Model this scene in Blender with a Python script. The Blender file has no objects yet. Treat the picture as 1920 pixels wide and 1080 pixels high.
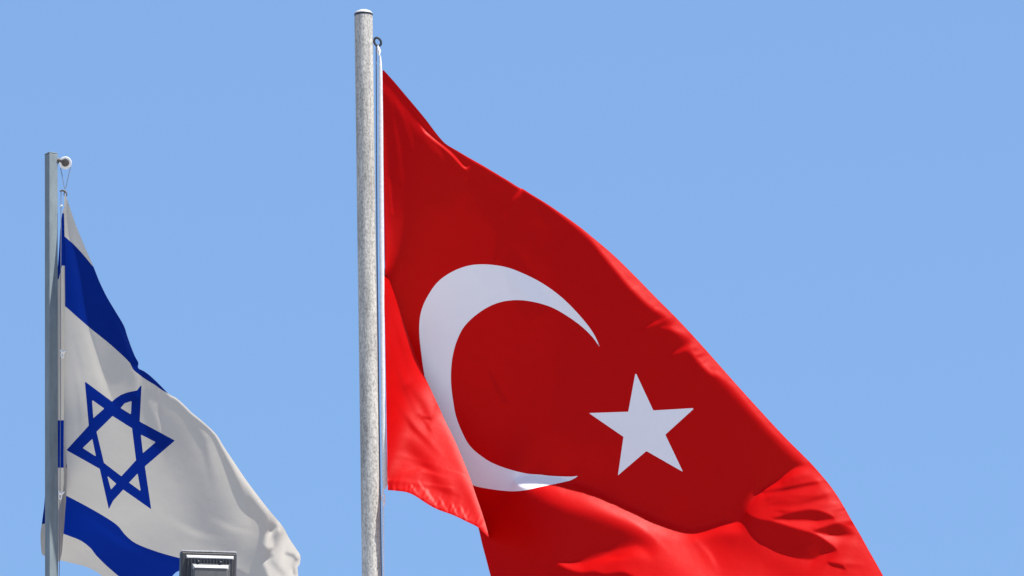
import bpy, math, random
import numpy as np
from mathutils import Vector, Matrix

random.seed(7)
rng = np.random.default_rng(11)
scene = bpy.context.scene
COL = scene.collection

# ------------------------------------------------------------------ camera
ELEV = math.radians(15.0)
ROLL = math.radians(1.15)
DIST = 31.0                       # metres from the camera to the flags
FPX = 12000.0                     # focal length in photograph pixels (1920 wide)
U = DIST / FPX                    # metres covered by one photograph pixel at DIST
CAM = Vector((0.0, 0.0, 1.65))
fwd = Vector((0, math.cos(ELEV), math.sin(ELEV)))
up0 = Vector((0, -math.sin(ELEV), math.cos(ELEV)))
rt0 = Vector((1, 0, 0))
RT = rt0 * math.cos(ROLL) - up0 * math.sin(ROLL)
UP = rt0 * math.sin(ROLL) + up0 * math.cos(ROLL)
cam_data = bpy.data.cameras.new("camera")
cam_data.lens = FPX / 1920.0 * 36.0
cam_data.sensor_width = 36.0
cam_data.clip_start = 0.5
cam_data.clip_end = 20000.0
cam = bpy.data.objects.new("camera", cam_data)
M = Matrix((RT, UP, -fwd)).transposed().to_4x4()
M.translation = CAM
cam.matrix_world = M
COL.objects.link(cam)
scene.camera = cam
NR, NU, NF = (np.array(v) for v in (RT, UP, fwd))
NC = np.array(CAM)

# ------------------------------------------------------------------ light
SUN_DIR = Vector((0.37, -0.15, 0.91)).normalized()      # towards the sun
SUN_EL = math.asin(SUN_DIR.z)
SUN_AZ = math.atan2(SUN_DIR.x, SUN_DIR.y)               # from +Y towards +X
world = bpy.data.worlds.new("World")
scene.world = world
world.use_nodes = True
wn = world.node_tree
wn.nodes.clear()
sky = wn.nodes.new("ShaderNodeTexSky")
sky.sky_type = 'NISHITA'
sky.sun_disc = False
sky.sun_elevation = SUN_EL
sky.sun_rotation = SUN_AZ
sky.altitude = 0
sky.air_density = 0.9
sky.dust_density = 1.0
sky.ozone_density = 7.0
bg = wn.nodes.new("ShaderNodeBackground")
bg.inputs["Strength"].default_value = 0.0768
hz = wn.nodes.new("ShaderNodeMix")          # even clear-day blue over the whole dome
hz.data_type = 'RGBA'
hz.inputs["Factor"].default_value = 0.6
hz.inputs["B"].default_value = (1.42, 2.66, 4.95, 1)
wo = wn.nodes.new("ShaderNodeOutputWorld")
wn.links.new(sky.outputs[0], hz.inputs["A"])
wn.links.new(hz.outputs["Result"], bg.inputs[0])
wn.links.new(bg.outputs[0], wo.inputs[0])
sd = bpy.data.lights.new("sun", 'SUN')
sd.energy = 5.0
sd.angle = math.radians(0.53)
sd.color = (1.0, 0.95, 0.88)
sun = bpy.data.objects.new("sun", sd)
sun.rotation_euler = SUN_DIR.to_track_quat('Z', 'Y').to_euler()
sun.location = (0, 0, 60)
COL.objects.link(sun)
vs = scene.view_settings
vs.view_transform = 'Standard'
vs.look = 'None'
vs.gamma = 1.0
vs.exposure = 1.2
vs.use_curve_mapping = False

# sun in camera axes: right, up, towards the camera
LX, LU, LT = SUN_DIR.dot(RT), SUN_DIR.dot(UP), -SUN_DIR.dot(fwd)


# ------------------------------------------------------------------ helpers
DEPTH = 0.0        # set further back (negative) for the second pole and its flag
def P(px, py, d=0.0):
    """world point seen at photograph pixel (px, py), d pixels (of U metres) nearer than DIST"""
    px, py, d = np.broadcast_arrays(np.asarray(px, float), np.asarray(py, float), np.asarray(d, float))
    dist = DIST - (d + DEPTH) * U
    a = ((px - 960.0) / FPX * dist)[..., None]
    b = (-(py - 540.0) / FPX * dist)[..., None]
    return NC + a * NR + b * NU + dist[..., None] * NF


def V(px, py, d=0.0):
    return Vector(P(px, py, d))


def dv(px, py, y0):
    """the d at which the ray through pixel (px, py) meets the upright plane y = y0"""
    px, py = np.asarray(px, float), np.asarray(py, float)
    comp = NF[1] + (px - 960.0) / FPX * NR[1] - (py - 540.0) / FPX * NU[1]
    return (DIST - y0 / comp) / U - DEPTH


def VV(px, py, y0, dd=0.0):
    return V(px, py, float(dv(px, py, y0)) + dd)


def tag(o, label=None, cat=None, group=None, kind=None):
    if label: o["label"] = label
    if cat: o["category"] = cat
    if group: o["group"] = group
    if kind: o["kind"] = kind
    return o


def empty(name, loc, label, cat, group=None):
    o = bpy.data.objects.new(name, None)
    o.empty_display_size = 0.2
    o.location = loc
    COL.objects.link(o)
    bpy.context.view_layer.update()
    return tag(o, label, cat, group)


def mesh_obj(name, verts, faces, mat, parent=None, smooth=True, normals=None):
    me = bpy.data.meshes.new(name)
    org = Vector(parent.matrix_world.translation) if parent is not None else Vector((0, 0, 0))
    if parent is not None and parent.parent is not None:
        org = Vector(parent.parent.location)
    vv = np.asarray([tuple(v) for v in verts], float) - np.array(org)
    me.from_pydata(vv.tolist(), [], faces)
    me.materials.append(mat)
    me.update()
    if smooth:
        me.polygons.foreach_set("use_smooth", [True] * len(me.polygons))
    if normals is not None:
        me.normals_split_custom_set_from_vertices([tuple(n) for n in normals])
    o = bpy.data.objects.new(name, me)
    COL.objects.link(o)
    if parent is not None:
        o.parent = parent
    return o


class MB:
    """collects primitive shapes, then links them as ONE mesh object"""
    def __init__(s):
        s.v, s.f = [], []

    def add(s, v, f):
        b = len(s.v)
        s.v += [Vector(x) for x in v]
        s.f += [[i + b for i in q] for q in f]

    def tube(s, pts, rad, n=12, caps=True, closed=False):
        pts = [Vector(p) for p in pts]
        m = len(pts)
        rr = rad if hasattr(rad, "__len__") else [rad] * m
        v, f = [], []
        ref = None
        for i, p in enumerate(pts):
            if closed:
                t = pts[(i + 1) % m] - pts[i - 1]
            else:
                t = pts[min(i + 1, m - 1)] - pts[max(i - 1, 0)]
            t.normalize()
            if ref is None:
                ref = Vector((0, 1, 0)) if abs(t.y) < 0.8 else Vector((1, 0, 0))
            a = (ref - t * ref.dot(t)).normalized()
            ref = a
            b = t.cross(a)
            for k in range(n):
                w = 2 * math.pi * k / n
                v.append(p + (a * math.cos(w) + b * math.sin(w)) * rr[i])
        for i in range(m if closed else m - 1):
            j = (i + 1) % m
            for k in range(n):
                q = (k + 1) % n
                f.append([i * n + k, i * n + q, j * n + q, j * n + k])
        if caps and not closed:
            f.append(list(range(n))[::-1])
            f.append([(m - 1) * n + k for k in range(n)])
        s.add(v, f)
        return s

    def lathe(s, base, axis, prof, n=32):
        """prof: (radius, height along axis)"""
        axis = Vector(axis).normalized()
        a = axis.orthogonal().normalized()
        b = axis.cross(a)
        base = Vector(base)
        v, f = [], []
        for r, h in prof:
            for k in range(n):
                w = 2 * math.pi * k / n
                v.append(base + axis * h + (a * math.cos(w) + b * math.sin(w)) * r)
        for i in range(len(prof) - 1):
            for k in range(n):
                q = (k + 1) % n
                f.append([i * n + k, i * n + q, (i + 1) * n + q, (i + 1) * n + k])
        f.append(list(range(n))[::-1])
        f.append([(len(prof) - 1) * n + k for k in range(n)])
        s.add(v, f)
        return s

    def prism(s, loop0, loop1):
        n = len(loop0)
        f = [[i, (i + 1) % n, n + (i + 1) % n, n + i] for i in range(n)]
        f += [list(range(n))[::-1], [n + i for i in range(n)]]
        s.add(list(loop0) + list(loop1), f)
        return s

    def build(s, name, mat, parent=None, smooth=False, bevel=0.0, auto=35):
        import bmesh
        o = mesh_obj(name, s.v, s.f, mat, parent, smooth)
        bm = bmesh.new()
        bm.from_mesh(o.data)
        bmesh.ops.recalc_face_normals(bm, faces=bm.faces)
        if bevel > 0:
            bmesh.ops.bevel(bm, geom=[e for e in bm.edges if len(e.link_faces) == 2 and e.calc_face_angle() > 0.5],
                            offset=bevel, segments=2, profile=0.5, affect='EDGES', clamp_overlap=True)
        if smooth:
            for e in bm.edges:
                if len(e.link_faces) == 2 and e.calc_face_angle() > math.radians(auto):
                    e.smooth = False
        bm.to_mesh(o.data)
        bm.free()
        return o


# ------------------------------------------------------------------ materials
def new_mat(name):
    m = bpy.data.materials.new(name)
    m.use_nodes = True
    nt = m.node_tree
    nt.nodes.clear()
    out = nt.nodes.new("ShaderNodeOutputMaterial")
    return m, nt, out


def cloth_mat(name, col, transl=0.15, tcol=None, rough=0.55, spec=0.25, vary=0.06):
    m, nt, out = new_mat(name)
    N, L = nt.nodes, nt.links
    tc = N.new("ShaderNodeTexCoord")
    nz = N.new("ShaderNodeTexNoise")
    nz.inputs["Scale"].default_value = 9.0
    nz.inputs["Detail"].default_value = 5.0
    L.new(tc.outputs["Object"], nz.inputs["Vector"])
    ramp = N.new("ShaderNodeMix"); ramp.data_type = 'RGBA'
    ramp.inputs["A"].default_value = (*[c * (1 - vary) for c in col], 1)
    ramp.inputs["B"].default_value = (*[min(1, c * (1 + vary)) for c in col], 1)
    L.new(nz.outputs["Fac"], ramp.inputs["Factor"])
    # fine weave
    wv = N.new("ShaderNodeTexNoise")
    wv.inputs["Scale"].default_value = 420.0
    wv.inputs["Detail"].default_value = 2.0
    L.new(tc.outputs["Object"], wv.inputs["Vector"])
    wr = N.new("ShaderNodeTexNoise")
    wr.inputs["Scale"].default_value = 14.0
    wr.inputs["Detail"].default_value = 3.0
    L.new(tc.outputs["Object"], wr.inputs["Vector"])
    b1 = N.new("ShaderNodeBump"); b1.inputs["Strength"].default_value = 0.12; b1.inputs["Distance"].default_value = 0.0008
    L.new(wv.outputs["Fac"], b1.inputs["Height"])
    b2 = N.new("ShaderNodeBump"); b2.inputs["Strength"].default_value = 0.25; b2.inputs["Distance"].default_value = 0.006
    L.new(wr.outputs["Fac"], b2.inputs["Height"])
    L.new(b1.outputs[0], b2.inputs["Normal"])
    p = N.new("ShaderNodeBsdfPrincipled")
    L.new(ramp.outputs["Result"], p.inputs["Base Color"])
    p.inputs["Roughness"].default_value = rough
    p.inputs["Specular IOR Level"].default_value = spec
    L.new(b2.outputs[0], p.inputs["Normal"])
    t = N.new("ShaderNodeBsdfTranslucent")
    t.inputs["Color"].default_value = (*(tcol or col), 1)
    L.new(b2.outputs[0], t.inputs["Normal"])
    mx = N.new("ShaderNodeMixShader")
    mx.inputs[0].default_value = transl
    L.new(p.outputs[0], mx.inputs[1]); L.new(t.outputs[0], mx.inputs[2])
    L.new(mx.outputs[0], out.inputs[0])
    return m


def plain_mat(name, col, col2=None, rough=0.5, metal=0.0, scale=20.0, detail=4.0, lo=0.35, hi=0.65, bump=0.0, spec=0.5, stretch=(1, 1, 1), streak=0.0):
    m, nt, out = new_mat(name)
    N, L = nt.nodes, nt.links
    tc = N.new("ShaderNodeTexCoord")
    mp = N.new("ShaderNodeMapping"); mp.inputs["Scale"].default_value = stretch
    L.new(tc.outputs["Object"], mp.inputs["Vector"])
    nz = N.new("ShaderNodeTexNoise")
    nz.inputs["Scale"].default_value = scale
    nz.inputs["Detail"].default_value = detail
    nz.inputs["Roughness"].default_value = 0.65
    L.new(mp.outputs[0], nz.inputs["Vector"])
    rp = N.new("ShaderNodeValToRGB")
    rp.color_ramp.elements[0].position = lo
    rp.color_ramp.elements[1].position = hi
    rp.color_ramp.elements[0].color = (*(col2 or [c * 0.8 for c in col]), 1)
    rp.color_ramp.elements[1].color = (*col, 1)
    L.new(nz.outputs["Fac"], rp.inputs[0])
    p = N.new("ShaderNodeBsdfPrincipled")
    if streak > 0:                       # weather streaks and stains running down
        m2 = N.new("ShaderNodeMapping"); m2.inputs["Scale"].default_value = (16, 16, 1.9)
        L.new(tc.outputs["Object"], m2.inputs["Vector"])
        n2 = N.new("ShaderNodeTexNoise"); n2.inputs["Scale"].default_value = 1.0; n2.inputs["Detail"].default_value = 8.0; n2.inputs["Roughness"].default_value = 0.72
        L.new(m2.outputs[0], n2.inputs["Vector"])
        r2 = N.new("ShaderNodeMapRange")
        r2.inputs["From Min"].default_value = 0.3; r2.inputs["From Max"].default_value = 0.7
        r2.inputs["To Min"].default_value = 1 - streak; r2.inputs["To Max"].default_value = 1 + 0.3 * streak
        L.new(n2.outputs["Fac"], r2.inputs["Value"])
        mm = N.new("ShaderNodeMix"); mm.data_type = 'RGBA'; mm.blend_type = 'MULTIPLY'; mm.inputs["Factor"].default_value = 1.0
        L.new(rp.outputs[0], mm.inputs["A"]); L.new(r2.outputs[0], mm.inputs["B"])
        L.new(mm.outputs["Result"], p.inputs["Base Color"])
    else:
        L.new(rp.outputs[0], p.inputs["Base Color"])
    p.inputs["Roughness"].default_value = rough
    p.inputs["Metallic"].default_value = metal
    p.inputs["Specular IOR Level"].default_value = spec
    if bump > 0:
        bp = N.new("ShaderNodeBump")
        bp.inputs["Strength"].default_value = bump
        bp.inputs["Distance"].default_value = 0.004
        L.new(nz.outputs["Fac"], bp.inputs["Height"])
        L.new(bp.outputs[0], p.inputs["Normal"])
    L.new(p.outputs[0], out.inputs[0])
    return m


M_RED = cloth_mat("red_cloth", (0.46, 0.0006, 0.0006), 0.24, (0.47, 0.0002, 0.0002), rough=0.48, spec=0.10)
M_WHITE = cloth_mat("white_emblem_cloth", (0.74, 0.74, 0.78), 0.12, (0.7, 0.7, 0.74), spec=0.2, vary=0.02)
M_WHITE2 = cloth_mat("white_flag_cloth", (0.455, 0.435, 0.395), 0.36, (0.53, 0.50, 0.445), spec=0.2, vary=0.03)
M_BLUE = cloth_mat("blue_cloth", (0.0008, 0.011, 0.095), 0.31, (0.0006, 0.027, 0.345), spec=0.06)
M_POLE = plain_mat("weathered_galvanised_steel", (0.52, 0.505, 0.465), (0.26, 0.252, 0.232), rough=0.6, metal=0.0, scale=120, detail=5, lo=0.36, hi=0.58, bump=0.25, stretch=(1, 1, 0.6), streak=0.62)
M_CAP = plain_mat("pole_cap_steel", (0.42, 0.42, 0.41), (0.28, 0.28, 0.27), rough=0.5)
M_SQ = plain_mat("blue_grey_steel", (0.17, 0.212, 0.232), (0.138, 0.174, 0.192), rough=0.6, scale=40, detail=6, stretch=(1, 1, 0.25), bump=0.08, streak=0.25)
M_DARK = plain_mat("dark_steel", (0.03, 0.032, 0.045), rough=0.4, metal=0.3)
M_ROPE = plain_mat("white_rope", (0.8, 0.8, 0.82), (0.6, 0.6, 0.64), rough=0.8, scale=160)
M_CORD = plain_mat("grey_cord", (0.16, 0.18, 0.24), rough=0.8, scale=160)
M_TAPE = plain_mat("white_webbing", (0.66, 0.66, 0.66), (0.52, 0.52, 0.53), rough=0.75, scale=60)
M_NYLON = plain_mat("white_nylon", (0.8, 0.8, 0.79), (0.7, 0.7, 0.68), rough=0.4)
M_RUST = plain_mat("brown_steel", (0.09, 0.08, 0.07), (0.05, 0.045, 0.04), rough=0.6, scale=50)
M_LAMP = plain_mat("grey_cast_aluminium", (0.035, 0.035, 0.037), (0.025, 0.025, 0.027), rough=0.5, scale=60, bump=0.05)
M_LAMP_SUNLIT = plain_mat("sunlit_ledge_aluminium", (0.45, 0.45, 0.46), (0.35, 0.35, 0.36), rough=0.45, scale=60)  # paler copy of the lamp metal, sunlight painted into the ledge colour
M_BOX = plain_mat("grey_painted_aluminium", (0.105, 0.105, 0.105), (0.085, 0.085, 0.085), rough=0.5, scale=40)
M_GROUND = plain_mat("pale_paving", (0.31, 0.29, 0.265), (0.225, 0.21, 0.195), rough=0.9, scale=0.6, detail=8)


# ------------------------------------------------------------------ cloth solver
def catmull(pts, sub=6, closed=True):
    p = np.asarray(pts, float)
    n = len(p)
    out = []
    rngi = range(n) if closed else range(n - 1)
    for i in rngi:
        if closed:
            a, b, c, d = p[i - 1], p[i], p[(i + 1) % n], p[(i + 2) % n]
        else:
            a, b, c, d = p[max(i - 1, 0)], p[i], p[i + 1], p[min(i + 2, n - 1)]
        for k in range(sub):
            t = k / sub
            out.append(0.5 * ((2 * b) + (-a + c) * t + (2 * a - 5 * b + 4 * c - d) * t * t + (-a + 3 * b - 3 * c + d) * t ** 3))
    if not closed:
        out.append(p[-1])
    return np.array(out)


def sdf(poly, X, Y):
    """signed distance, positive inside"""
    p = np.asarray(poly, float)
    best = np.full(X.shape, 1e18)
    ins = np.zeros(X.shape, bool)
    n = len(p)
    for i in range(n):
        x0, y0 = p[i]
        x1, y1 = p[(i + 1) % n]
        dx, dy = x1 - x0, y1 - y0
        l2 = dx * dx + dy * dy
        if l2 < 1e-12:
            continue
        t = np.clip(((X - x0) * dx + (Y - y0) * dy) / l2, 0, 1)
        best = np.minimum(best, (X - x0 - t * dx) ** 2 + (Y - y0 - t * dy) ** 2)
        if y0 != y1:
            c = (y0 > Y) != (y1 > Y)
            ins ^= c & (X < x0 + (Y - y0) * dx / dy)
    return np.where(ins, 1, -1) * np.sqrt(best)


def line_dist(pts, X, Y):
    """distance to an open polyline and the position along it (0..1)"""
    p = np.asarray(pts, float)
    best = np.full(X.shape, 1e18)
    al = np.zeros(X.shape)
    seg = np.hypot(*(p[1:] - p[:-1]).T)
    cum = np.concatenate([[0], np.cumsum(seg)])
    for i in range(len(p) - 1):
        x0, y0 = p[i]
        dx, dy = p[i + 1] - p[i]
        t = np.clip(((X - x0) * dx + (Y - y0) * dy) / (seg[i] ** 2), 0, 1)
        q = (X - x0 - t * dx) ** 2 + (Y - y0 - t * dy) ** 2
        m = q < best
        best = np.where(m, q, best)
        al = np.where(m, (cum[i] + t * seg[i]) / cum[-1], al)
    return np.sqrt(best), al


def sstep(x, a, b):
    t = np.clip((x - a) / (b - a), 0, 1)
    return t * t * (3 - 2 * t)


class Sheet:
    """a piece of cloth: height d over a grid, found from how steeply each patch should lean"""
    def __init__(s, x0, y0, x1, y1, h):
        s.x0, s.y0, s.h = x0, y0, h
        s.nx = int((x1 - x0) / h) + 1
        s.ny = int((y1 - y0) / h) + 1
        s.X, s.Y = np.meshgrid(x0 + h * np.arange(s.nx), y0 + h * np.arange(s.ny))

    def solve(s, T, W, B, eps, fixw, fixd, iters=500, lap=0.02):
        """T: wanted sun-facing (LT - LX*dx + LU*dy); B: wanted slope across it; W weight; fix: anchored height"""
        ln = math.hypot(LX, LU)
        ax, ay = -LX / ln, LU / ln
        bx, by = ay, -ax

        def level(T, W, B, fw, fd, h, d0, iters):
            t = (T - LT) / ln
            c = lambda A: 0.25 * (A[1:, 1:] + A[:-1, 1:] + A[1:, :-1] + A[:-1, :-1])
            t, w, b = c(t), c(W), c(B)

            def grad(d):
                gx = (d[1:, 1:] - d[1:, :-1] + d[:-1, 1:] - d[:-1, :-1]) * (0.5 / h)
                gy = (d[1:, 1:] - d[:-1, 1:] + d[1:, :-1] - d[:-1, :-1]) * (0.5 / h)
                return gx, gy

            def gradT(rx, ry, shape):
                o = np.zeros(shape)
                o[1:, 1:] += rx + ry
                o[1:, :-1] += -rx + ry
                o[:-1, 1:] += rx - ry
                o[:-1, :-1] += -rx - ry
                return o * (0.5 / h)

            def hour(d):       # checkerboard mode
                return (d[1:, 1:] - d[1:, :-1] - d[:-1, 1:] + d[:-1, :-1]) / h

            def hourT(r, shape):
                o = np.zeros(shape)
                o[1:, 1:] += r; o[:-1, :-1] += r; o[1:, :-1] -= r; o[:-1, 1:] -= r
                return o / h

            def Aop(d):
                gx, gy = grad(d)
                ra = w * (ax * gx + ay * gy)
                rb = eps * w * (bx * gx + by * gy)
                o = gradT(ax * ra + bx * rb, ay * ra + by * rb, d.shape)
                o += hourT(lap * w * hour(d), d.shape)
                return o + fw * d

            ra = w * t
            rb = eps * w * b
            rhs = gradT(ax * ra + bx * rb, ay * ra + by * rb, T.shape) + fw * fd
            d = d0.copy()
            r = rhs - Aop(d)
            p = r.copy()
            rs = (r * r).sum()
            for _ in range(iters):
                Ap = Aop(p)
                al = rs / max((p * Ap).sum(), 1e-30)
                d += al * p
                r -= al * Ap
                rn = (r * r).sum()
                if rn < 1e-14:
                    break
                p = r + (rn / rs) * p
                rs = rn
            return d

        d = None
        for k in (16, 8, 4, 2, 1):
            if min(s.nx, s.ny) // k < 6:
                continue
            sl = (slice(None, None, k), slice(None, None, k))
            Tk, Wk, Bk, Fk, Dk = T[sl], W[sl], B[sl], fixw[sl], fixd[sl]
            if d is None:
                d0 = np.zeros(Tk.shape)
            else:
                ys = np.linspace(0, d.shape[0] - 1, Tk.shape[0])
                xs = np.linspace(0, d.shape[1] - 1, Tk.shape[1])
                tmp = np.array([np.interp(xs, np.arange(d.shape[1]), row) for row in d])
                d0 = np.array([np.interp(ys, np.arange(d.shape[0]), tmp[:, j]) for j in range(tmp.shape[1])]).T
            d = level(Tk, Wk, Bk, Fk, Dk, s.h * k, d0, iters)
        s.d = d
        s.finish()

    def finish(s):
        s.gy, s.gx = np.gradient(s.d, s.h)

    def shade(s):
        return (LT - LX * s.gx + LU * s.gy) / np.sqrt(1 + s.gx ** 2 + s.gy ** 2)

    def sample(s, x, y, A=None):
        A = s.d if A is None else A
        fx = np.clip((np.asarray(x, float) - s.x0) / s.h, 0, s.nx - 1.001)
        fy = np.clip((np.asarray(y, float) - s.y0) / s.h, 0, s.ny - 1.001)
        i, j = fx.astype(int), fy.astype(int)
        u, v = fx - i, fy - j
        return (A[j, i] * (1 - u) * (1 - v) + A[j, i + 1] * u * (1 - v) + A[j + 1, i] * (1 - u) * v + A[j + 1, i + 1] * u * v)

    def piece(s, fields, flip=False):
        """vertices, faces, normals of the part of the sheet where every field is > 0"""
        ny, nx = s.ny, s.nx
        mn = np.minimum.reduce(fields)
        inside = mn > 0
        c4 = inside[1:, 1:].astype(int) + inside[:-1, 1:] + inside[1:, :-1] + inside[:-1, :-1]
        pos = [f > 0 for f in fields]
        anyall = np.ones((ny - 1, nx - 1), bool)
        for q in pos:
            anyall &= (q[1:, 1:] | q[:-1, 1:] | q[1:, :-1] | q[:-1, :-1])
        full = c4 == 4
        part = anyall & ~full
        key, vx, vy = {}, [], []
        used = np.zeros((ny, nx), bool)
        J, I = np.nonzero(full)
        for a, b in ((0, 0), (0, 1), (1, 0), (1, 1)):
            used[J + a, I + b] = True
        idx = -np.ones((ny, nx), int)
        jj, ii = np.nonzero(used)
        idx[jj, ii] = np.arange(len(jj))
        vx = list((s.x0 + ii * s.h).astype(float))
        vy = list((s.y0 + jj * s.h).astype(float))
        for n, (a, b) in enumerate(zip(vx, vy)):
            key[(round(a, 3), round(b, 3))] = n
        faces = np.stack([idx[J, I], idx[J + 1, I], idx[J + 1, I + 1], idx[J, I + 1]], 1).tolist()
        J, I = np.nonzero(part)
        for j, i in zip(J, I):
            poly = []
            for a, b in ((0, 0), (1, 0), (1, 1), (0, 1)):
                poly.append((s.x0 + (i + b) * s.h, s.y0 + (j + a) * s.h) + tuple(f[j + a, i + b] for f in fields))
            for k in range(len(fields)):
                new = []
                for q in range(len(poly)):
                    A, Bq = poly[q], poly[(q + 1) % len(poly)]
                    fa, fb = A[2 + k], Bq[2 + k]
                    if fa > 0:
                        new.append(A)
                    if (fa > 0) != (fb > 0):
                        t = fa / (fa - fb)
                        new.append(tuple(A[m] + (Bq[m] - A[m]) * t for m in range(len(A))))
                poly = new
                if len(poly) < 3:
                    break
            if len(poly) < 3:
                continue
            fc = []
            for q in poly:
                kk = (round(q[0], 3), round(q[1], 3))
                if kk not in key:
                    key[kk] = len(vx)
                    vx.append(q[0]); vy.append(q[1])
                if not fc or fc[-1] != key[kk]:
                    fc.append(key[kk])
            if len(fc) > 1 and fc[0] == fc[-1]:
                fc.pop()
            if len(set(fc)) >= 3 and len(set(fc)) == len(fc):
                faces.append(fc)
        vx, vy = np.array(vx), np.array(vy)
        d = s.sample(vx, vy)
        gx = s.sample(vx, vy, s.gx)
        gy = s.sample(vx, vy, s.gy)
        nn = -gx[:, None] * NR + gy[:, None] * NU - NF
        nn /= np.linalg.norm(nn, axis=1)[:, None]
        return P(vx, vy, d), faces, nn


def blur(A, r):
    """separable gaussian, r in cells"""
    if r <= 0:
        return A
    n = int(3 * r) + 1
    k = np.exp(-0.5 * (np.arange(-n, n + 1) / r) ** 2)
    k /= k.sum()
    B = np.pad(A, n, mode='edge')
    B = sum(k[i] * B[i:i + A.shape[0], :] for i in range(2 * n + 1))
    return sum(k[i] * B[:, i:i + A.shape[1]] for i in range(2 * n + 1))


# ------------------------------------------------------------------ ground
g = MB()
g.add([(-6000, -6000, 0), (6000, -6000, 0), (6000, 6000, 0), (-6000, 6000, 0)], [[0, 1, 2, 3]])
tag(g.build("ground", M_GROUND), kind="structure")

# ------------------------------------------------------------------ round pole
def px_at_z(px, py, d, z):
    """the point straight below pixel (px, py, d), at height z"""
    p = V(px, py, d)
    return Vector((p.x, p.y, z))

R_POLE = 17.2 * U
YR = V(718, 131, 0).y            # upright plane of the round pole's halyard and the flag's hoist
top = VV(681.5, 24, YR, -6)
pole_top_z = top.z
root = empty("flagpole", (top.x, top.y, 0), "tall round weathered grey steel flagpole with speckled surface and domed cap, flying the red flag", "flagpole")
m = MB()
m.lathe((top.x, top.y, 0), (0, 0, 1), [(0.14, 0.0), (0.14, 0.02), (R_POLE * 1.02, 0.021), (R_POLE * 1.02, 1.0), (R_POLE * 1.01, 5.0), (R_POLE, pole_top_z - 1.0), (R_POLE, pole_top_z - 0.012)], 48)
m.build("shaft", M_POLE, root, smooth=True)
m = MB()
m.lathe((top.x, top.y, pole_top_z - 0.0118), (0, 0, 1), [(R_POLE * 0.9, 0.003), (R_POLE * 1.03, 0.004), (R_POLE * 1.03, 0.006), (R_POLE * 0.98, 0.010), (R_POLE * 0.82, 0.017), (R_POLE * 0.5, 0.024), (R_POLE * 0.2, 0.027), (0.002, 0.0275)], 48)
m.build("cap", M_CAP, root, smooth=True)
m = MB()
m.lathe((top.x, top.y, pole_top_z - 0.0118), (0, 0, 1), [(R_POLE * 0.9, -0.006), (R_POLE * 1.015, -0.0055), (R_POLE * 1.015, 0.0035), (R_POLE * 0.9, 0.0038)], 48)
m.build("cap_shade_ring", M_DARK, root, smooth=True)  # dark ring added as the shadow line under the cap's overhang
# eye ring near the top
def ring_pts(cx, cy, rx, ry, d, y0, n=28, tilt=0.0, yaw=0.0):
    out = []
    for k in range(n):
        w = 2 * math.pi * k / n
        a, b = rx * math.cos(w), ry * math.sin(w)
        out.append(VV(cx + a * math.cos(tilt) - b * math.sin(tilt), cy + a * math.sin(tilt) + b * math.cos(tilt), y0, d + yaw * a))
    return out
m = MB()
m.tube(ring_pts(708, 78.5, 6.0, 8.0, -8, YR, tilt=-0.5), 2.2 * U, 10, closed=True)
m.tube([VV(696, 78, YR, -9), VV(702.5, 77.5, YR, -8)], 1.9 * U, 10)
m.build("eye_bolt", M_DARK, root, smooth=True)

# halyard of the round pole
hy = empty("halyard", VV(710, 92, YR, -8), "thin grey halyard cord with snap hooks running down beside the round speckled pole", "rope")
m = MB()
m.tube([VV(705.5, 84, YR, -8), VV(705.6, 140, YR, -7), VV(706, 300, YR, -8), VV(707, 480, YR, -8), VV(709, 640, YR, -9), VV(711, 800, YR, -8), VV(713, 930, YR, -8), VV(715.5, 1090, YR, -8), VV(721, 1500, YR, -8), VV(731, 2300, YR, -8), VV(744, 3300, YR, -9)], 1.15 * U, 8)
m.build("cord", M_CORD, hy, smooth=True)
m = MB()
m.tube([VV(711, 104, YR, -6), VV(711, 97, YR, -6), VV(709, 90, YR, -7), VV(709, 85, YR, -7)], [1.6 * U, 2.4 * U, 2.6 * U, 1.2 * U], 10)
m.tube(ring_pts(710.5, 96, 2.6, 4.6, -6, YR), 1.1 * U, 8, closed=True)
m.build("snap_hook", M_ROPE, hy, smooth=True)
m = MB()
m.tube([VV(719, 914, YR, -2), VV(717.5, 922, YR, -2), VV(718, 928, YR, -2)], [1.5 * U, 1.8 * U, 1.6 * U], 10)
m.tube(ring_pts(718.6, 933, 3.0, 6.5, -2, YR), 1.4 * U, 8, closed=True)
m.tube([VV(718.5, 936, YR, -2), VV(719.5, 943, YR, -2), VV(718.5, 950, YR, -2)], [1.8 * U, 3.0 * U, 1.4 * U], 10)
m.build("snap_hook", M_ROPE, hy, smooth=True)
m = MB()
m.tube([VV(718.5, 944, YR, -2), VV(718.8, 1000, YR, -2), VV(719, 1090, YR, 6.8), VV(724, 1500, YR, -4), VV(733, 2300, YR, -4), VV(746, 3300, YR, -6)], 1.3 * U, 8)
m.build("cord", M_ROPE, hy, smooth=True)

# ------------------------------------------------------------------ red flag
flag = empty("flag", V(718, 131, 0), "large red flag with white crescent and star, billowing from the round speckled pole", "flag")
H = 2.0
fold_edge = catmull([(721, 500), (728, 520), (737, 545), (750, 583), (765, 625), (783, 675), (800, 714), (817, 750), (835, 790), (850, 820), (866, 857), (880, 892), (893, 930), (904, 962), (912, 988), (917, 1008)], 5, closed=False)

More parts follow.
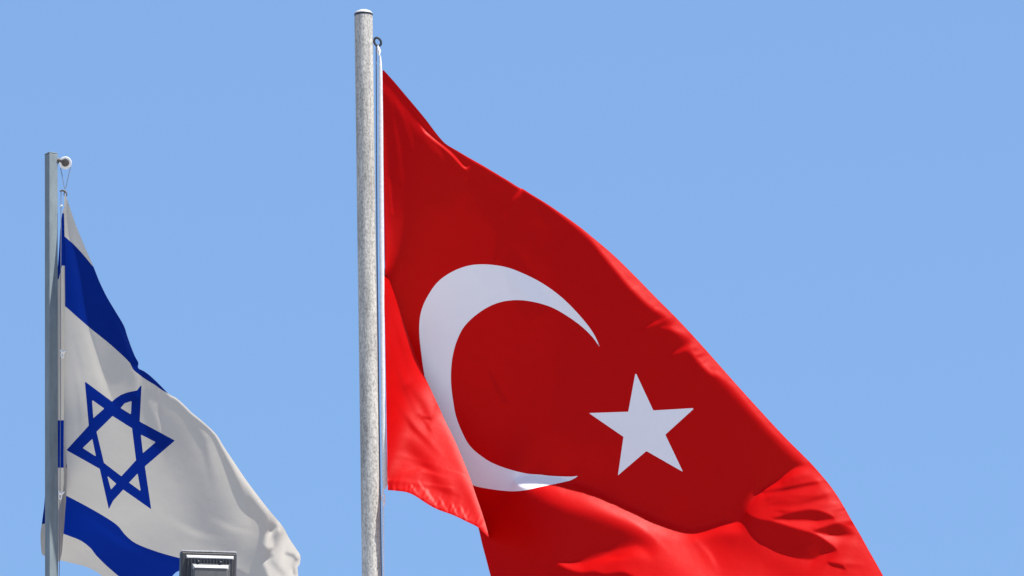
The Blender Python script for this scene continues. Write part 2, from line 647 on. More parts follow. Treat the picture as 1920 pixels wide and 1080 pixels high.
top_edge = [(717, 129), (738, 152), (760, 178), (782, 204), (800, 226), (818, 250), (835, 269), (858, 283), (880, 296), (905, 310), (930, 325), (955, 340), (972, 351), (981, 354.5), (996, 364), (1030, 385), (1080, 420), (1110, 444), (1150, 478), (1190, 517), (1230, 558), (1270, 598), (1310, 641), (1350, 686), (1390, 731), (1430, 775), (1470, 818), (1500, 848), (1520, 868), (1543, 894), (1562, 918), (1580, 946), (1597, 976), (1612, 1001), (1628, 1030), (1645, 1060), (1660, 1088), (1690, 1150), (1715, 1215)]
left_low = [(1000, 1230), (955, 1180), (932, 1120), (920.5, 1082), (912, 1050), (904, 1020), (896, 987), (884, 962), (868, 930), (850, 890), (832, 850), (815, 810), (798, 770), (780, 730), (762, 685), (745, 640), (732, 595), (724.5, 555), (722, 510)]
out_main = catmull(top_edge, 4, closed=False).tolist() + catmull(left_low, 4, closed=False).tolist() + [(721, 480), (720, 400), (719, 300), (718, 200)]

hoist_d = lambda y: dv(718, np.asarray(y, float), YR)     # the hoist hangs upright beside the pole
S = Sheet(709, 121, 1725, 1235, H)
X, Y = S.X, S.Y
s_out = sdf(out_main, X, Y)

R1 = [(1100, 430), (1118, 468), (1136, 492), (1154, 514), (1173, 537), (1192, 556), (1215, 577), (1239, 591), (1245, 596), (1228, 599), (1212, 609), (1201, 618), (1222, 615), (1236, 609), (1252, 600), (1267, 597), (1252, 607), (1233, 614), (1250, 619), (1267, 627), (1292, 636), (1278, 648), (1262, 659), (1255, 666), (1272, 665), (1289, 661), (1302, 675), (1311, 687), (1330, 705), (1345, 709), (1365, 723), (1382, 738), (1402, 764), (1427, 792), (1449, 815), (1474, 836), (1502, 850), (1517, 862), (1545, 880), (1500, 800), (1400, 700), (1300, 590), (1200, 490)]
R2 = [(1523, 870), (1505, 872), (1488, 877), (1472, 888), (1460, 897), (1443, 907), (1427, 916), (1416, 927), (1408, 938), (1402, 950), (1398, 962), (1397, 977), (1380, 976), (1358, 976), (1330, 984), (1302, 991), (1280, 988), (1245, 975), (1208, 959), (1158, 937), (1130, 923), (1102, 911), (1069, 901), (1050, 893), (1013, 889), (977, 889), (962, 902), (975, 913), (997, 921), (1035, 944), (1074, 956), (1116, 965), (1158, 980), (1199, 999), (1222, 1016), (1227, 1024), (1207, 1021), (1185, 1022), (1152, 1031), (1097, 1051), (1085, 1052), (1044, 1054), (1060, 1066), (1088, 1074), (1112, 1072), (1135, 1077), (1165, 1073), (1190, 1084), (1280, 1130), (1400, 1180), (1760, 1260), (1720, 1150), (1650, 1030), (1560, 890)]
B1 = [(1398, 962), (1410, 968), (1427, 974), (1447, 977), (1474, 985), (1500, 993), (1522, 999), (1538, 1006), (1552, 1016), (1566, 1027), (1567, 1033), (1547, 1037), (1535, 1043), (1522, 1049), (1497, 1047), (1474, 1041), (1452, 1033), (1434, 1021), (1419, 1008), (1406, 994), (1399, 980)]
B2 = [(1447, 973), (1460, 968), (1474, 963), (1495, 958), (1516, 955), (1530, 956), (1544, 960), (1556, 965), (1565, 972), (1548, 975), (1530, 976), (1500, 975), (1474, 975)]
B3 = [(1524, 996), (1534, 991), (1544, 988), (1556, 984), (1569, 981), (1579, 983), (1588, 987), (1600, 993), (1613, 1001), (1590, 1003), (1566, 1004), (1545, 1001)]
B4 = [(1608, 1008), (1616, 1008), (1625, 1012), (1617, 1013)]
B5 = [(1552, 1054), (1566, 1056), (1580, 1060), (1585, 1068), (1570, 1064), (1556, 1060)]

DARKV = -0.045
def soft(poly, w_in=2.0, w_out=2.0):
    return sstep(sdf(poly, X, Y), -w_out, w_in)

mR1 = soft(catmull(R1, 3), 10, 2)
mR2 = soft(catmull(R2, 3), 5, 2)
lit = np.maximum(mR1, mR2)
for b in (B1, B2, B3, B4, B5):
    lit *= 1 - soft(catmull(b, 3), 1.5, 1.5)
# the underside of the long fold turns away softly
q1, _ = line_dist([(1005, 922), (1074, 956), (1158, 980), (1215, 1010)], X, Y)
q2, _ = line_dist([(1097, 1051), (1150, 1033), (1215, 1022)], X, Y)
sw = np.clip(np.exp(-(q1 / 26) ** 2) + 0.8 * np.exp(-(q2 / 14) ** 2), 0, 1)
lit = lit * (1 - sw) + blur(lit, 5.5) * sw
# how strongly the lit cloth leans to the sun
level = 0.56 + 0.12 * mR1
n1, a1 = line_dist([(1060, 900), (1120, 930), (1190, 965), (1250, 1010), (1300, 1060), (1340, 1110)], X, Y)
level += 0.30 * np.exp(-(n1 / 34) ** 2)
n2, _ = line_dist([(1330, 1000), (1390, 1010), (1440, 1050), (1490, 1080)], X, Y)
level -= 0.20 * np.exp(-(n2 / 30) ** 2)
n3, _ = line_dist([(1180, 1040), (1130, 1048), (1080, 1060)], X, Y)
level -= 0.12 * np.exp(-(n3 / 14) ** 2)
n4, _ = line_dist([(1470, 905), (1500, 893), (1520, 890)], X, Y)
level -= 0.34 * np.exp(-(n4 / 9) ** 2)
n4, _ = line_dist([(1432, 922), (1470, 917), (1505, 910), (1532, 905)], X, Y)
level -= 0.60 * np.exp(-(n4 / 3.4) ** 2)
n4, _ = line_dist([(1440, 938), (1480, 944), (1520, 936), (1545, 930)], X, Y)
level -= 0.24 * np.exp(-(n4 / 8) ** 2)
n4, _ = line_dist([(1470, 980), (1500, 984), (1530, 983)], X, Y)
level += 0.2 * np.exp(-(n4 / 6) ** 2)
n4, _ = line_dist([(1535, 1005), (1570, 1012), (1605, 1014)], X, Y)
level += 0.2 * np.exp(-(n4 / 8) ** 2)
for a, b, amp, wd in ([(1178, 520), (1200, 512), -0.16, 5], [(1215, 560), (1232, 548), -0.2, 4], [(1400, 755), (1418, 745), -0.22, 4], [(1440, 795), (1455, 782), -0.2, 5], [(1380, 728), (1392, 716), -0.25, 3], [(1345, 698), (1362, 690), 0.2, 3], [(1268, 606), (1292, 616), -0.3, 4], [(1300, 640), (1318, 628), -0.34, 4], [(1292, 655), (1325, 655), -0.3, 4], [(1308, 668), (1335, 660), -0.45, 3], [(1335, 690), (1352, 688), -0.22, 4], [(1250, 612), (1285, 590), -0.35, 3.5], [(1360, 715), (1375, 705), -0.2, 4]):
    n4, _ = line_dist([a, b], X, Y)
    level += amp * np.exp(-(n4 / wd) ** 2)
T = DARKV + (level - DARKV) * lit
def shift(A, k):
    """A as seen k photograph pixels further towards the sun"""
    ln = math.hypot(LX, LU)
    sx, sy = int(round(k * LX / ln / H)), int(round(k * LU / ln / H))
    B = np.pad(A, ((sy, 0), (0, sx)), mode='edge')
    return B[:A.shape[0], sx:sx + A.shape[1]]
T += 0.5 * mR2 * blur(np.clip(mR2 * (1 - shift(mR2, 24)), 0, 1), 2.5)
# thin lit roll along the upper edge
de, ae = line_dist(catmull(top_edge, 3, closed=False), X, Y)
wd = 2.5 + 5 * sstep(X, 1000, 1130) + 8 * sstep(X, 1120, 1200)
amt = 0.15 + 0.85 * sstep(X, 820, 900)
T += amt * (0.62 - T) * np.exp(-(de / wd) ** 2) * sstep(X, 730, 780)
# faint diagonal roll below the upper edge, creases, hoist side
n5, a5 = line_dist([(722, 165), (770, 222), (820, 280), (870, 325), (900, 350), (960, 420)], X, Y)
T += (0.16 * (1 - 0.75 * sstep(a5, 0.55, 1))) * np.exp(-(n5 / 9) ** 2)
n5, a5 = line_dist([(783, 228), (798, 248), (815, 262), (832, 276), (848, 290), (868, 312), (874, 316), (884, 305)], X, Y)
T += 1.15 * np.exp(-(n5 / 2.2) ** 2) * sstep(a5, 0.0, 0.2) * (1 - sstep(a5, 0.85, 1)) 
n5, a5 = line_dist([(978, 355), (966, 372), (958, 388)], X, Y)
T += 0.6 * np.exp(-(n5 / 3.0) ** 2) * (1 - sstep(a5, 0.2, 1))
n5, a5 = line_dist([(940, 455), (972, 505), (1004, 552), (1030, 590)], X, Y)
T += 0.17 * np.exp(-(n5 / 17) ** 4) * sstep(a5, 0, 0.4) * (1 - sstep(a5, 0.75, 1))
n5, a5 = line_dist([(920, 700), (934, 728), (948, 752)], X, Y)
T += 0.20 * np.exp(-(n5 / 2.6) ** 2)
hx = 719 + (Y - 130) * 0.008
T += 0.22 * np.exp(-((X - hx) / (4 + 10 * sstep(Y, 200, 520))) ** 2) * sstep(Y, 190, 330)
n5, a5 = line_dist([(730, 335), (733, 372), (736, 400)], X, Y)
T += 0.22 * np.exp(-(n5 / 1.8) ** 2)
T += 0.026 * blur(rng.standard_normal(X.shape), 14) * 14
n5, a5 = line_dist([(925, 370), (985, 440), (1060, 500), (1120, 560)], X, Y)
T += 0.05 * np.exp(-(n5 / 30) ** 2)
def crease(A, XX, YY, pts, amp, wd):
    """a thin pulled fold: one side leans to the sun, the other away, fading at both ends"""
    q, al = line_dist(pts, XX, YY)
    (xa, ya), (xb, yb) = pts[0], pts[-1]
    side = ((XX - xa) * (yb - ya) - (YY - ya) * (xb - xa)) / math.hypot(xb - xa, yb - ya)
    A += amp * (side / wd) * np.exp(-(q / wd) ** 2) * 1.6 * np.sin(np.pi * np.clip(al, 0.02, 0.98))
T0 = T.copy()
for k in range(26):                       # pulled folds in the lit lower corner and along the rolled edge
    if k < 16:
        xa, ya = rng.uniform(1400, 1560), rng.uniform(885, 1085)
        ln_, an = rng.uniform(35, 95), rng.uniform(-0.35, 0.12)
    else:
        xa = rng.uniform(1180, 1480); ya = np.interp(xa, [p[0] for p in top_edge], [p[1] for p in top_edge]) + rng.uniform(4, 16)
        ln_, an = -rng.uniform(18, 42), rng.uniform(-0.75, -0.3)
    xb, yb = xa + ln_ * math.cos(an), ya + ln_ * math.sin(an)
    xm, ym = 0.5 * (xa + xb) + rng.uniform(-4, 4), 0.5 * (ya + yb) + rng.uniform(-4, 4)
    crease(T, X, Y, [(xa, ya), (xm, ym), (xb, yb)], rng.uniform(0.10, 0.26), rng.uniform(2.5, 6))
T = T0 + (T - T0) * np.clip(lit, 0, 1)
for pts, amp, wd in ([[(1130, 935), (1200, 985), (1270, 1050)], 0.10, 5], [[(1290, 1000), (1330, 1040), (1350, 1080)], 0.12, 6], [[(1090, 1062), (1140, 1048), (1200, 1050)], 0.14, 4],
                     [[(722, 145), (760, 230), (790, 330)], 0.05, 5], [[(722, 150), (745, 260), (756, 380)], 0.05, 5], [[(770, 190), (850, 300), (930, 370)], 0.06, 5]):
    crease(T, X, Y, pts, amp, wd)

W = np.where(s_out > -3, 1.0, 0.02)
Bw = 0.38 + 0 * X
fixw = np.where((np.abs(X - (hx + 1)) < 2.5) & (Y > 125) & (Y < 520), 0.02, 0.0)
fixd = hoist_d(Y)
n6, _ = line_dist(left_low[6:-3], X, Y)
fixw = fixw + np.where(n6 < 5, 0.002, 0)
fixd = np.where(n6 < 5, hoist_d(Y) * 0.75 - 75.0, fixd)
S.solve(T, W, Bw, 0.10, fixw, fixd)

crescent = catmull([(1127, 656), (1112.5, 624.7), (1087, 591.6), (1052.6, 557), (1015, 530), (977, 511), (945, 500), (908, 495.6), (876, 498.7), (845, 511), (819.6, 530), (801, 557), (789.7, 583.7), (786, 615), (789, 656), (798, 715), (815, 780), (838, 842), (860, 882), (881, 906.5), (908, 915), (955, 921), (985.5, 919), (1013, 913), (1047, 906), (1069, 901)], 6, closed=False).tolist()[:-1] + [(1069, 901), (1079, 896), (1086, 891)] + catmull([(1086, 891), (1072, 893.5), (1035.5, 892.5), (1013, 890), (988, 888), (955, 880), (922, 867.5), (897, 851), (882, 837), (870.6, 819), (857, 787), (850, 755), (845.5, 713), (848, 672), (857.4, 637), (873, 609), (901.5, 584), (933, 568), (967.6, 562.6), (1002, 566.4), (1033.8, 576), (1062, 591.6), (1090.4, 612), (1112.5, 634), (1127, 656)], 6, closed=False).tolist()[1:-1]
star = [(1191.6, 698), (1225, 769.6), (1302.4, 765), (1247.4, 815), (1280.8, 885), (1212, 845.7), (1158.6, 891.4), (1169, 819), (1104, 774.4), (1178, 772)]
f_cr, f_st = sdf(crescent, X, Y), sdf(star, X, Y)
v, f, n = S.piece([s_out, -f_cr, -f_st])
cloth_v, cloth_f, cloth_n = list(v), f, list(n)
v, f, n = S.piece([s_out, f_cr]); mesh_obj("crescent", v, f, M_WHITE, flag, normals=n)
v, f, n = S.piece([s_out, f_st]); mesh_obj("star", v, f, M_WHITE, flag, normals=n)

# the flap: the cloth next to the pole, folded over in front
F = Sheet(712, 490, 930, 1024, 1.5)
FX, FY = F.X, F.Y
bottom = [(917.5, 1008), (908, 1000), (895, 988), (875, 978), (850, 966), (820, 955), (800, 944), (777, 929), (762, 923), (745, 920.5), (727, 919)]
flap_out = fold_edge.tolist() + catmull(bottom, 4, closed=False).tolist()[1:] + [(726, 860), (724, 760), (722, 640), (720, 540)]
s_fl = sdf(flap_out, FX, FY)
TF = 0.74 + 0 * FX
fe, fa = line_dist(fold_edge, FX, FY)
TF += 0.22 * np.exp(-(fe / 9) ** 2)
for pts, amp, wd in ([[(776, 655), (792, 684), (806, 716)], -0.26, 6], [[(768, 725), (790, 755), (806, 782)], -0.24, 8], [[(786, 778), (797, 792), (806, 806)], -0.22, 3.5], [[(795, 783), (806, 785)], -0.3, 3], [[(772, 838), (800, 870), (822, 905), (838, 918)], -0.30, 13],
                     [[(840, 880), (858, 885), (872, 892)], 0.16, 2], [[(726, 899), (760, 900), (800, 906), (850, 914)], 0.2, 2.2], [[(728, 905), (770, 908), (820, 916), (860, 930)], -0.14, 4], [[(735, 690), (736, 800), (738, 880)], 0.08, 14], [[(860, 905), (880, 940), (898, 975)], -0.12, 10]):
    q, _ = line_dist(pts, FX, FY)
    TF += amp * np.exp(-(q / wd) ** 2)
for pts, amp, wd in ([[(730, 560), (752, 640), (785, 730)], 0.12, 5], [[(732, 640), (760, 730), (800, 810)], 0.12, 6], [[(735, 740), (775, 800), (835, 860)], 0.16, 6], [[(731, 850), (780, 862), (840, 880)], 0.10, 5], [[(740, 890), (790, 880), (850, 900)], 0.10, 4]):
    crease(TF, FX, FY, pts, amp, wd)
bd, ba = line_dist(bottom, FX, FY)
TF += 0.42 * np.sin(ba * 150 + FX * 0.05 + 1.5 * np.sin(ba * 31)) * np.exp(-(bd / 9) ** 2) * (0.55 + 0.45 * np.sin(ba * 47 + 1))
TF -= 0.35 * np.exp(-(bd / 3.5) ** 2)
for x0, y0, x1, y1 in ((786, 905, 806, 932), (800, 918, 818, 948), (826, 935, 838, 958), (848, 945, 858, 966), (864, 950, 874, 972), (770, 908, 782, 924)):
    q, _ = line_dist([(x0, y0), (x1, y1)], FX, FY)
    TF += 0.3 * np.exp(-(q / 2.2) ** 2)
WF = np.where(s_fl > -3, 1.0, 0.02)
fhx = 720.5 + (FY - 500) * 0.015
fixw = np.where(np.abs(FX - fhx - 1) < 2.0, 0.003, 0)
F.solve(TF, WF, 0.20 + 0 * FX, 0.06, fixw, hoist_d(FY))
v, f, n = F.piece([s_fl])
b = len(cloth_v)
cloth_v += list(v); cloth_f += [[i + b for i in q] for q in f]; cloth_n += list(n)
# the turn of the fold, from the flap's edge back to the rest of the cloth
fe_d = F.sample(fold_edge[:, 0] - 0.6, fold_edge[:, 1])
mn_d = S.sample(fold_edge[:, 0] - 24, fold_edge[:, 1])
strip = []
for k, (ex, ey) in enumerate(fold_edge):
    back = min(24.0, max(0.0, ex - 722), 1.0 + (1008 - ey) * 0.3)
    for t in np.linspace(0, 1, 8):
        strip.append((ex - 0.6 - back * t ** 1.6, ey, fe_d[k] + (S.sample(ex - back, ey) - fe_d[k]) * t ** 0.7))
b = len(cloth_v)
cloth_v += list(P(*np.array(strip).T))
K = len(fold_edge)
cloth_f += [[b + k * 8 + t, b + k * 8 + t + 1, b + (k + 1) * 8 + t + 1, b + (k + 1) * 8 + t] for k in range(K - 1) for t in range(7)]
cloth_n += [tuple(-NR * 0.7 - NF * 0.7)] * len(strip)
mesh_obj("cloth", cloth_v, cloth_f, M_RED, flag, normals=cloth_n)
print("MAIN d", S.d[s_out > 0].min(), S.d[s_out > 0].max(), "flap gap", (fe_d - mn_d).min(), (fe_d - mn_d).max(), "flap d", F.d[s_fl > 0].min(), F.d[s_fl > 0].max())
inm = s_out > 0
print("shade err rms", np.sqrt(np.mean((S.shade() - T)[inm] ** 2)), "dark frac ok", np.mean((S.shade() < 0)[inm & (T < -0.08)]), "lit frac ok", np.mean((S.shade() > 0.2)[inm & (T > 0.35)]))

# white webbing down the hoist
m = MB()
hp = [(712.5, 104, 1.6), (713.2, 118, 2.6), (713.6, 150, 3.6), (714.4, 260, 4.4), (715.2, 400, 4.4), (716.2, 520, 4.2), (717.2, 640, 3.9), (718.5, 760, 4.2), (720, 840, 4.8), (721.3, 890, 5.4), (722, 908, 4.8), (720.5, 917, 2.5)]
v, fcs = [], []
for x, y, r in hp:
    for k in range(12):
        w = 2 * math.pi * k / 12
        v.append(V(x + r * math.cos(w), y, -1.5 + float(hoist_d(y)) + 2.4 * math.sin(w)))
for i in range(len(hp) - 1):
    for k in range(12):
        q = (k + 1) % 12
        fcs.append([i * 12 + k, i * 12 + q, (i + 1) * 12 + q, (i + 1) * 12 + k])
fcs += [list(range(12)), [(len(hp) - 1) * 12 + k for k in range(12)]]
m.add(v, fcs)
m.build("webbing", M_TAPE, flag, smooth=True)

# ------------------------------------------------------------------ square pole
DEPTH = -420.0
YL = V(121, 362, 0).y
sq = VV(96, 290, YL, 0)
root = empty("flagpole", (sq.x, sq.y, 0), "square blue-grey flagpole with a white pulley at its tip, flying the starred white flag", "flagpole")
a = math.radians(33)
side = 19.2 * U
def sq_loop(z, s):
    c = []
    for sx, sy in ((-1, -1), (1, -1), (1, 1), (-1, 1)):
        x, y = sx * s / 2, sy * s / 2
        c.append(Vector((sq.x + x * math.cos(a) - y * math.sin(a), sq.y + x * math.sin(a) + y * math.cos(a), z)))
    return c
m = MB()
m.prism(sq_loop(0, side), sq_loop(sq.z, side))
m.build("post", M_SQ, root, bevel=0.004)
m = MB()
m.prism(sq_loop(sq.z + 0.0005, side * 1.02), sq_loop(sq.z + 0.006, side * 1.02))
m.build("end_cap", M_SQ, root, bevel=0.001)
m = MB()
m.tube([VV(108, 301, YL, 0), VV(114, 302, YL, 0), VV(120, 304, YL, 0)], [5.4 * U, 5.6 * U, 6.4 * U], 14)
m.lathe(VV(122.5, 305, YL, -3), VV(122.5, 305, YL, 3) - VV(122.5, 305, YL, -3), [(7.6 * U, 0), (7.6 * U, 7.6 * U), (5.6 * U, 8.4 * U)], 24)
m.build("bracket", M_RUST, root, smooth=True)
m = MB()
ax = (VV(122.5, 305.5, YL, 4) - VV(122.5, 305.5, YL, -4)).normalized()
prof = [(8.4, -2.5), (11.8, -3.0), (12.4, -1.5), (10.4, -0.6), (10.4, 0.6), (12.4, 1.5), (11.8, 3.0), (8.2, 3.4)]
m.lathe(VV(122.5, 305.5, YL, 0), ax, [(r * U, h * U) for r, h in prof], 40)
m.build("pulley", M_NYLON, root, smooth=True)

# ------------------------------------------------------------------ blue and white flag
flag2 = empty("flag", V(121, 362, 0), "white flag with two blue stripes and a blue six-pointed star, flying from the square pole", "flag")
S2 = Sheet(105, 350, 585, 1190, 1.5)
X, Y = S2.X, S2.Y
limb = [(121, 362), (128, 380), (135, 401), (143, 424), (152, 446), (163, 472), (175, 499), (186, 527), (200, 556), (216, 583), (232, 610), (238, 628), (245, 648), (253, 668), (259.5, 680), (259, 690), (270, 696), (282, 705), (298, 720), (317, 739), (330, 746), (345, 759), (360, 774), (382, 792), (405, 814), (420, 838), (440, 868), (458, 895), (480, 925), (505, 957), (530, 987), (542, 1009), (556, 1030), (563, 1042), (562, 1058), (558, 1064), (559, 1082), (556, 1120)]
low = [(540, 1150), (500, 1105), (478, 1096), (455, 1092), (440, 1090), (420, 1087), (390, 1081), (360, 1073), (345, 1069), (332, 1072), (322, 1082), (305, 1110), (280, 1130), (250, 1128), (225, 1110), (202, 1089), (185, 1075), (165, 1064), (140, 1057), (110, 1050)]
out2 = catmull(limb, 3, closed=False).tolist() + catmull(low, 3, closed=False).tolist() + [(110, 1000), (112, 970), (116, 940), (121, 925), (119, 860), (120, 760), (121.5, 660), (122, 560), (121, 440), (120, 395)]
so2 = sdf(out2, X, Y)
ridge = [(123, 395), (128, 440), (140, 468), (150, 515), (157, 560), (167, 613), (173, 630), (187, 680), (203, 732), (215, 760)]
rd, ra = line_dist(ridge, X, Y)
rx = np.interp(Y, [p[1] for p in ridge], [p[0] for p in ridge])
fade = 1 - sstep(Y, 690, 790)
right = sstep(X - rx, -2, 4) * fade
leftside = (1 - sstep(X - rx, -2, 4)) * fade
T2 = -0.25 + 0 * X
T2 += -0.24 * leftside + 0.24 * right
T2 += -0.24 * np.exp(-((X - rx + 8) / 8) ** 2) * (1 - sstep(X - rx, -2, 3)) * (1 - sstep(Y, 700, 770))
q, _ = line_dist([(242, 655), (245, 690), (240, 715)], X, Y)
T2 += 0.04 * np.exp(-(q / 8) ** 2)
q, _ = line_dist([(252, 690), (262, 710), (258, 740)], X, Y)
T2 += -0.22 * np.exp(-(q / 6) ** 2)
q, _ = line_dist([(298, 728), (300, 745), (292, 760)], X, Y)
T2 += 0.12 * np.exp(-(q / 3) ** 2)
q, _ = line_dist([(270, 740), (330, 820), (370, 900), (390, 960)], X, Y)
T2 += 0.22 * np.exp(-(q / 45) ** 2) * (1 - right)
q, _ = line_dist([(400, 840), (430, 900), (460, 970)], X, Y)
T2 += -0.12 * np.exp(-(q / 22) ** 2)
q, _ = line_dist([(395, 1010), (440, 1030), (480, 1055)], X, Y)
T2 += 0.16 * np.exp(-(q / 26) ** 2)
q, qa = line_dist(catmull(limb[18:-1], 3, closed=False), X, Y)
ww = 3.0 + 8 * sstep(qa, 0.25, 0.55)
T2 += (0.65 - T2) * np.exp(-(q / ww) ** 2) * sstep(qa, 0.02, 0.08)
litA = [(515, 990), (500, 1000), (494, 1022), (502, 1030), (512, 1025), (512, 1005), (520, 990), (527, 1000), (518, 1022), (505, 1045), (492, 1052), (500, 1075), (520, 1130), (590, 1130), (590, 1040), (540, 990)]
mA = sstep(sdf(litA, X, Y), -5, 5)
T2 += (0.62 - T2) * mA * 0.92
for pts, amp, wd in ([[(538, 1038), (550, 1042), (556, 1048)], -0.5, 4], [[(555, 1050), (550, 1062), (552, 1075)], -0.5, 3], [[(495, 1045), (510, 1042)], -0.3, 4], [[(512, 1055), (530, 1075)], -0.25, 6]):
    q, _ = line_dist(pts, X, Y)
    T2 += amp * np.exp(-(q / wd) ** 2)
litB = [(437, 1064), (450, 1068), (475, 1083), (520, 1130), (420, 1130), (430, 1064)]
T2 += (0.45 - T2) * sstep(sdf(litB, X, Y), -2, 4)
T2 += 0.06 * np.sin((X * 0.5 + Y * 0.86) / 40 + 0.8) * sstep(Y, 930, 1000) * (1 - sstep(X, 330, 420))
T2 += 0.032 * blur(rng.standard_normal(X.shape), 13) * 13
for pts, amp, wd in ([[(126, 600), (150, 680), (160, 760)], 0.07, 6], [[(124, 640), (145, 740), (150, 850)], 0.06, 6], [[(265, 720), (300, 790), (310, 880)], 0.07, 8], [[(330, 750), (380, 830), (400, 930)], 0.08, 8], [[(420, 850), (460, 930), (480, 1010)], 0.10, 6],
                     [[(380, 960), (440, 990), (490, 1000)], 0.08, 7], [[(300, 960), (370, 1000), (430, 1010)], 0.07, 8], [[(500, 960), (505, 1000), (490, 1040)], 0.16, 5], [[(535, 1000), (530, 1035), (515, 1075)], 0.18, 5], [[(130, 940), (220, 1010), (320, 1060)], 0.06, 8], [[(210, 590), (236, 640), (250, 690)], 0.10, 5]):
    crease(T2, X, Y, pts, amp, wd)
W2 = np.where(so2 > -3, 1.0, 0.02)
fx2 = np.where((X < 124) & (X > 117) & (Y < 930), 0.002, 0)
S2.solve(T2, W2, 0.30 + 0 * X, 0.10, fx2, 2.0 + dv(121, Y, YL))

up_stripe = catmull([(100, 425), (123, 445), (140, 460), (160, 482), (176, 501), (200, 520)], 4, closed=False).tolist() + [(240, 590), (262, 670), (285, 695), (330, 735), (325, 742)] + catmull([(319, 739.5), (304, 731.5), (290, 721.5), (275, 712.5), (262, 703), (250, 693), (243, 680), (225, 662), (200, 640), (170, 616), (140, 590), (123, 575), (100, 560)], 4, closed=False).tolist()
lo_stripe = catmull([(100, 916), (122, 928), (160, 948), (195, 968), (220, 985), (235, 1003), (255, 1019), (290, 1033), (320, 1042), (342, 1048), (375, 1060), (410, 1085)], 4, closed=False).tolist() + [(420, 1120), (330, 1140)] + catmull([(265, 1115), (240, 1096), (222, 1080), (200, 1061), (180, 1041), (170, 1028), (152, 1014), (130, 1005), (111, 998), (100, 994)], 4, closed=False).tolist()
st_out = [(159, 715), (210, 753)] + [(218, 746), (226.7, 740.5), (238, 736), (249, 733.6), (257, 732)] + [(265.5, 720.5), (262, 790.5), (328, 826), (271.7, 874.4), (283.6, 955), (231, 918), (222, 928), (212, 939), (204, 955), (187, 879), (124.5, 844), (166.4, 798)]
holes = [[(211, 780), (247.5, 803), (255, 863), (227.5, 893), (195, 868), (181, 809.5)],
         [(172.5, 749.7), (195.5, 766), (175, 784)], [(246.7, 752), (245.5, 777), (226, 765), (234, 756)],
         [(264, 814.7), (292, 829), (268, 849.5)], [(258, 887.8), (264, 921), (242, 905)],
         [(201, 892), (218, 907), (208, 918)], [(173, 823), (180, 856), (155, 840)]]
f_s = sdf(st_out, X, Y)
for hpoly in holes:
    f_s = np.minimum(f_s, -sdf(hpoly, X, Y))
f_u, f_l = sdf(up_stripe, X, Y), sdf(lo_stripe, X, Y)
v, f, n = S2.piece([so2, -f_s, -f_u, -f_l])
wv, wf, wn_ = list(v), f, list(n)
v, f, n = S2.piece([so2, f_s]); mesh_obj("star", v, f, M_BLUE, flag2, normals=n)
v, f, n = S2.piece([so2, f_u]); su = (v, f, n)
v, f, n = S2.piece([so2, f_l]); sl = (v, f, n)

# the hoist side folds back behind the pole
S3 = Sheet(70, 380, 132, 1056, 1.5)
X, Y = S3.X, S3.Y
S3.d = -26 - 10 * np.sin(X / 13.0 + Y / 140.0) + dv(121, Y, YL) + 22 * sstep(X, 108, 126)
S3.finish()
out3 = catmull([(119, 392), (124, 400), (126, 500), (126, 700), (125, 900), (122, 960), (119, 1000), (113, 1050), (95, 1052), (84, 1043), (78.5, 1038), (76.5, 1020), (76, 1000), (78, 985), (81, 962), (83.5, 940), (90, 850), (98, 700), (104, 560), (110, 480), (114, 420)], 4).tolist()
so3 = sdf(out3, X, Y)
fb1 = sdf([(60, 400), (140, 400), (140, 498), (116, 498), (110, 524), (60, 524)], X, Y)
fb2 = sdf([(60, 930), (95, 905), (95, 788), (140, 788), (140, 877), (100, 877), (98, 980), (60, 985)], X, Y)
v, f, n = S3.piece([so3, -fb1, -fb2])
b = len(wv)
wv += list(v); wf += [[i + b for i in q] for q in f]; wn_ += list(n)
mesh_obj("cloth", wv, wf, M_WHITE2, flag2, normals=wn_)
for (va, fa_, na), fld in ((su, fb1), (sl, fb2)):
    v, f, n = S3.piece([so3, fld])
    b = len(va)
    mesh_obj("stripe", list(va) + list(v), fa_ + [[i + b for i in q] for q in f], M_BLUE, flag2, normals=list(na) + list(n))
print("LEFT d", S2.d[so2 > 0].min(), S2.d[so2 > 0].max())

# halyard of the square pole
hy = empty("halyard", VV(122, 318, YL, 0), "thin grey halyard cord hanging from the white pulley, clipped to the blue and white flag", "rope")
m = MB()
m.tube([VV(113.5, 315, YL, 0), VV(118, 336, YL, 0), VV(121.3, 354, YL, 0)], 0.75 * U, 8)
m.tube([VV(132.5, 313, YL, 0), VV(127, 336, YL, 0), VV(123, 354, YL, 0)], 0.75 * U, 8)
m.tube([VV(114.5, 356, YL, 1), VV(114.4, 420, YL, 1), VV(113.5, 560, YL, 4), VV(113.5, 760, YL, 4), VV(112.5, 920, YL, 4), VV(111, 1100, YL, 2), VV(108, 1600, YL, 2), VV(104, 2300, YL, 2), VV(98, 3400, YL, 2)], 0.7 * U, 8)
m.build("cord", M_CORD, hy, smooth=True)
m = MB()
m.tube([VV(112, 358.5, YL, 1), VV(117, 357, YL, 1), VV(122, 358.5, YL, 1), VV(125, 362, YL, 1)], [1.2 * U, 1.9 * U, 2.4 * U, 1.2 * U], 10)
m.tube(ring_pts(122.8, 364, 2.6, 3.6, 2, YL), 1.1 * U, 8, closed=True)
m.build("snap_hook", M_RUST, hy, smooth=True)
m = MB()
m.lathe(VV(114.3, 387, YL, 2), (0, 0, 1), [(0.5 * U, 0), (3 * U, 0.6 * U), (3.2 * U, 2.6 * U), (0.6 * U, 3.4 * U)], 12)
m.build("bead", M_NYLON, hy, smooth=True)
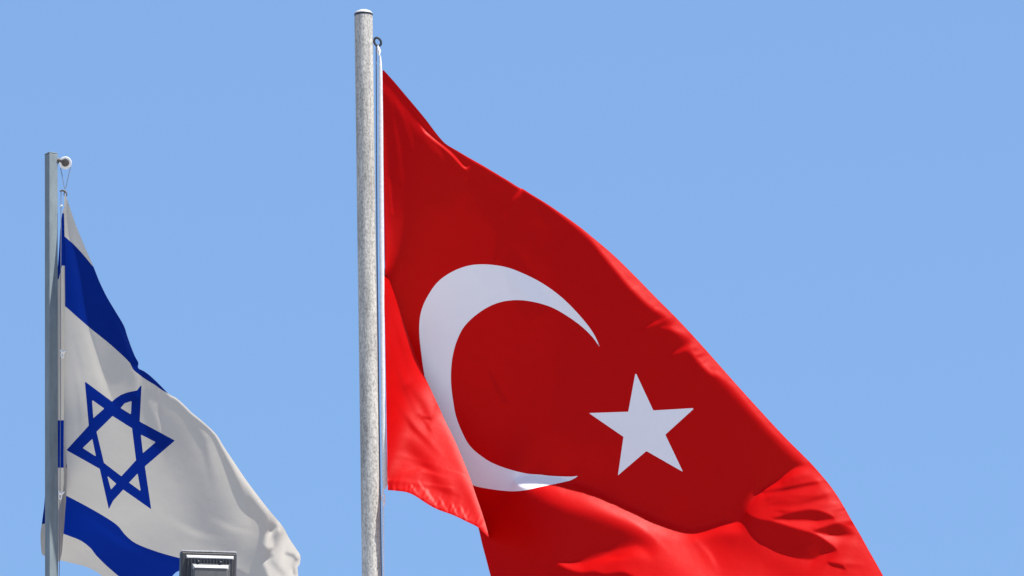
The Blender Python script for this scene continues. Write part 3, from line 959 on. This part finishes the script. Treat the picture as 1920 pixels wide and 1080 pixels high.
for yy, xx in ((660, 119), (925, 115)):
    m = MB()
    m.tube([VV(xx - 5, yy - 4, YL, 7), VV(xx - 3, yy + 1, YL, 8), VV(xx + 1, yy + 1, YL, 9), VV(xx + 6, yy - 3, YL, 8)], [1.5 * U, 2.6 * U, 2.6 * U, 1.0 * U], 10)
    m.tube(ring_pts(xx - 2, yy + 5, 2.4, 6, 7, YL), 1.2 * U, 8, closed=True)
    m.build("clip", M_NYLON, hy, smooth=True)

# ------------------------------------------------------------------ floodlight
LD = 820.0     # pixels in front of the flags
lc = V(391.5, 1086, LD)
root = empty("floodlight", (lc.x, lc.y, 0), "grey metal floodlight with stepped finned housing, in front of the blue and white flag", "floodlight")
yaw = math.radians(4)
lx = Vector((math.cos(yaw), math.sin(yaw), -0.035)).normalized()
ly = Vector((math.sin(yaw), -math.cos(yaw), 0.0)).normalized()   # towards the camera
lz = lx.cross(ly) * -1
lz = (Vector((0, 0, 1)) - lx * lx.z).normalized()
def Lp(x, z, y):
    """x right, z up, y towards the camera, in pixels from the housing centre"""
    return lc + (lx * x + lz * z + ly * y) * U
def frustum(mb, x0, x1, zb, zt, y0, X0, X1, ZB, ZT, y1):
    mb.prism([Lp(x0, zb, y0), Lp(x1, zb, y0), Lp(x1, zt, y0), Lp(x0, zt, y0)], [Lp(X0, ZB, y1), Lp(X1, ZB, y1), Lp(X1, ZT, y1), Lp(X0, ZT, y1)])
m = MB()
frustum(m, -54, 50, -52, 50, -14, -51, 48, -50, 49, 4)
frustum(m, -51, 48, -50, 49, 4.05, -49, 46, -48, 46, 7)
m.build("housing", M_LAMP, root, bevel=0.0015)
m = MB()
frustum(m, -54, 50, 50.1, 51.5, -14, -51, 48, 49.1, 51.5, 6)
frustum(m, -42, 44, 36, 42.5, 7.1, -40, 42, 35, 37, 15)
frustum(m, -30, 35, 13.6, 22, 21.1, -26, 32, 13.4, 14.6, 32)
m.build("ledge", M_LAMP_SUNLIT, root, bevel=0.001)  # top strips in the pale copy, coloured as if sunlit
m = MB()
frustum(m, -42, 44, -44, 35.9, 7.1, -39, 42, -40, 34.9, 14)
m.build("raised_panel", M_LAMP, root, bevel=0.001)
m = MB()
for k in range(13):
    x = -34 + k * 5.7
    frustum(m, x, x + 2.4, 24.5, 34.5, 14.1, x + 0.4, x + 2.0, 25, 33.5, 19)
m.build("cooling_fin", M_LAMP, root)
m = MB()
frustum(m, -36, 40, -39, 34.8, 14.02, -36, 40, -39, 34.6, 14.6)
m.build("fin_recess", M_DARK, root)
m = MB()
frustum(m, -33, 38, -38, 25.5, 14.7, -32, 37, -37, 23.5, 21)
m.build("rim", M_BOX, root, bevel=0.001)
m = MB()
frustum(m, -30, 35, -34, 13.5, 21.1, -26, 32, -30, 13.3, 31)
o = m.build("driver_box", M_BOX, root, bevel=0.002)
for x in (-20, 20):
    m = MB()
    m.lathe(Lp(x, 26.5, 19), ly, [(2.4 * U, 0), (2.4 * U, 3.2 * U), (1.6 * U, 3.8 * U)], 12)
    m.build("screw", M_DARK, root, smooth=True)
m = MB()
m.tube([Lp(-57, 0, -6), Lp(-57, -40, -6), Lp(-50, -66, -6), Lp(0, -68, -6), Lp(46, -66, -6), Lp(53, -40, -6), Lp(53, 0, -6)], 2.6 * U, 8)
m.build("yoke", M_DARK, root, smooth=True)
m = MB()
q = Lp(0, -68, -6)
m.tube([Vector((q.x, q.y, 0)), Vector((q.x, q.y, q.z))], 10 * U, 20)
m.build("mast", M_SQ, root, smooth=True)
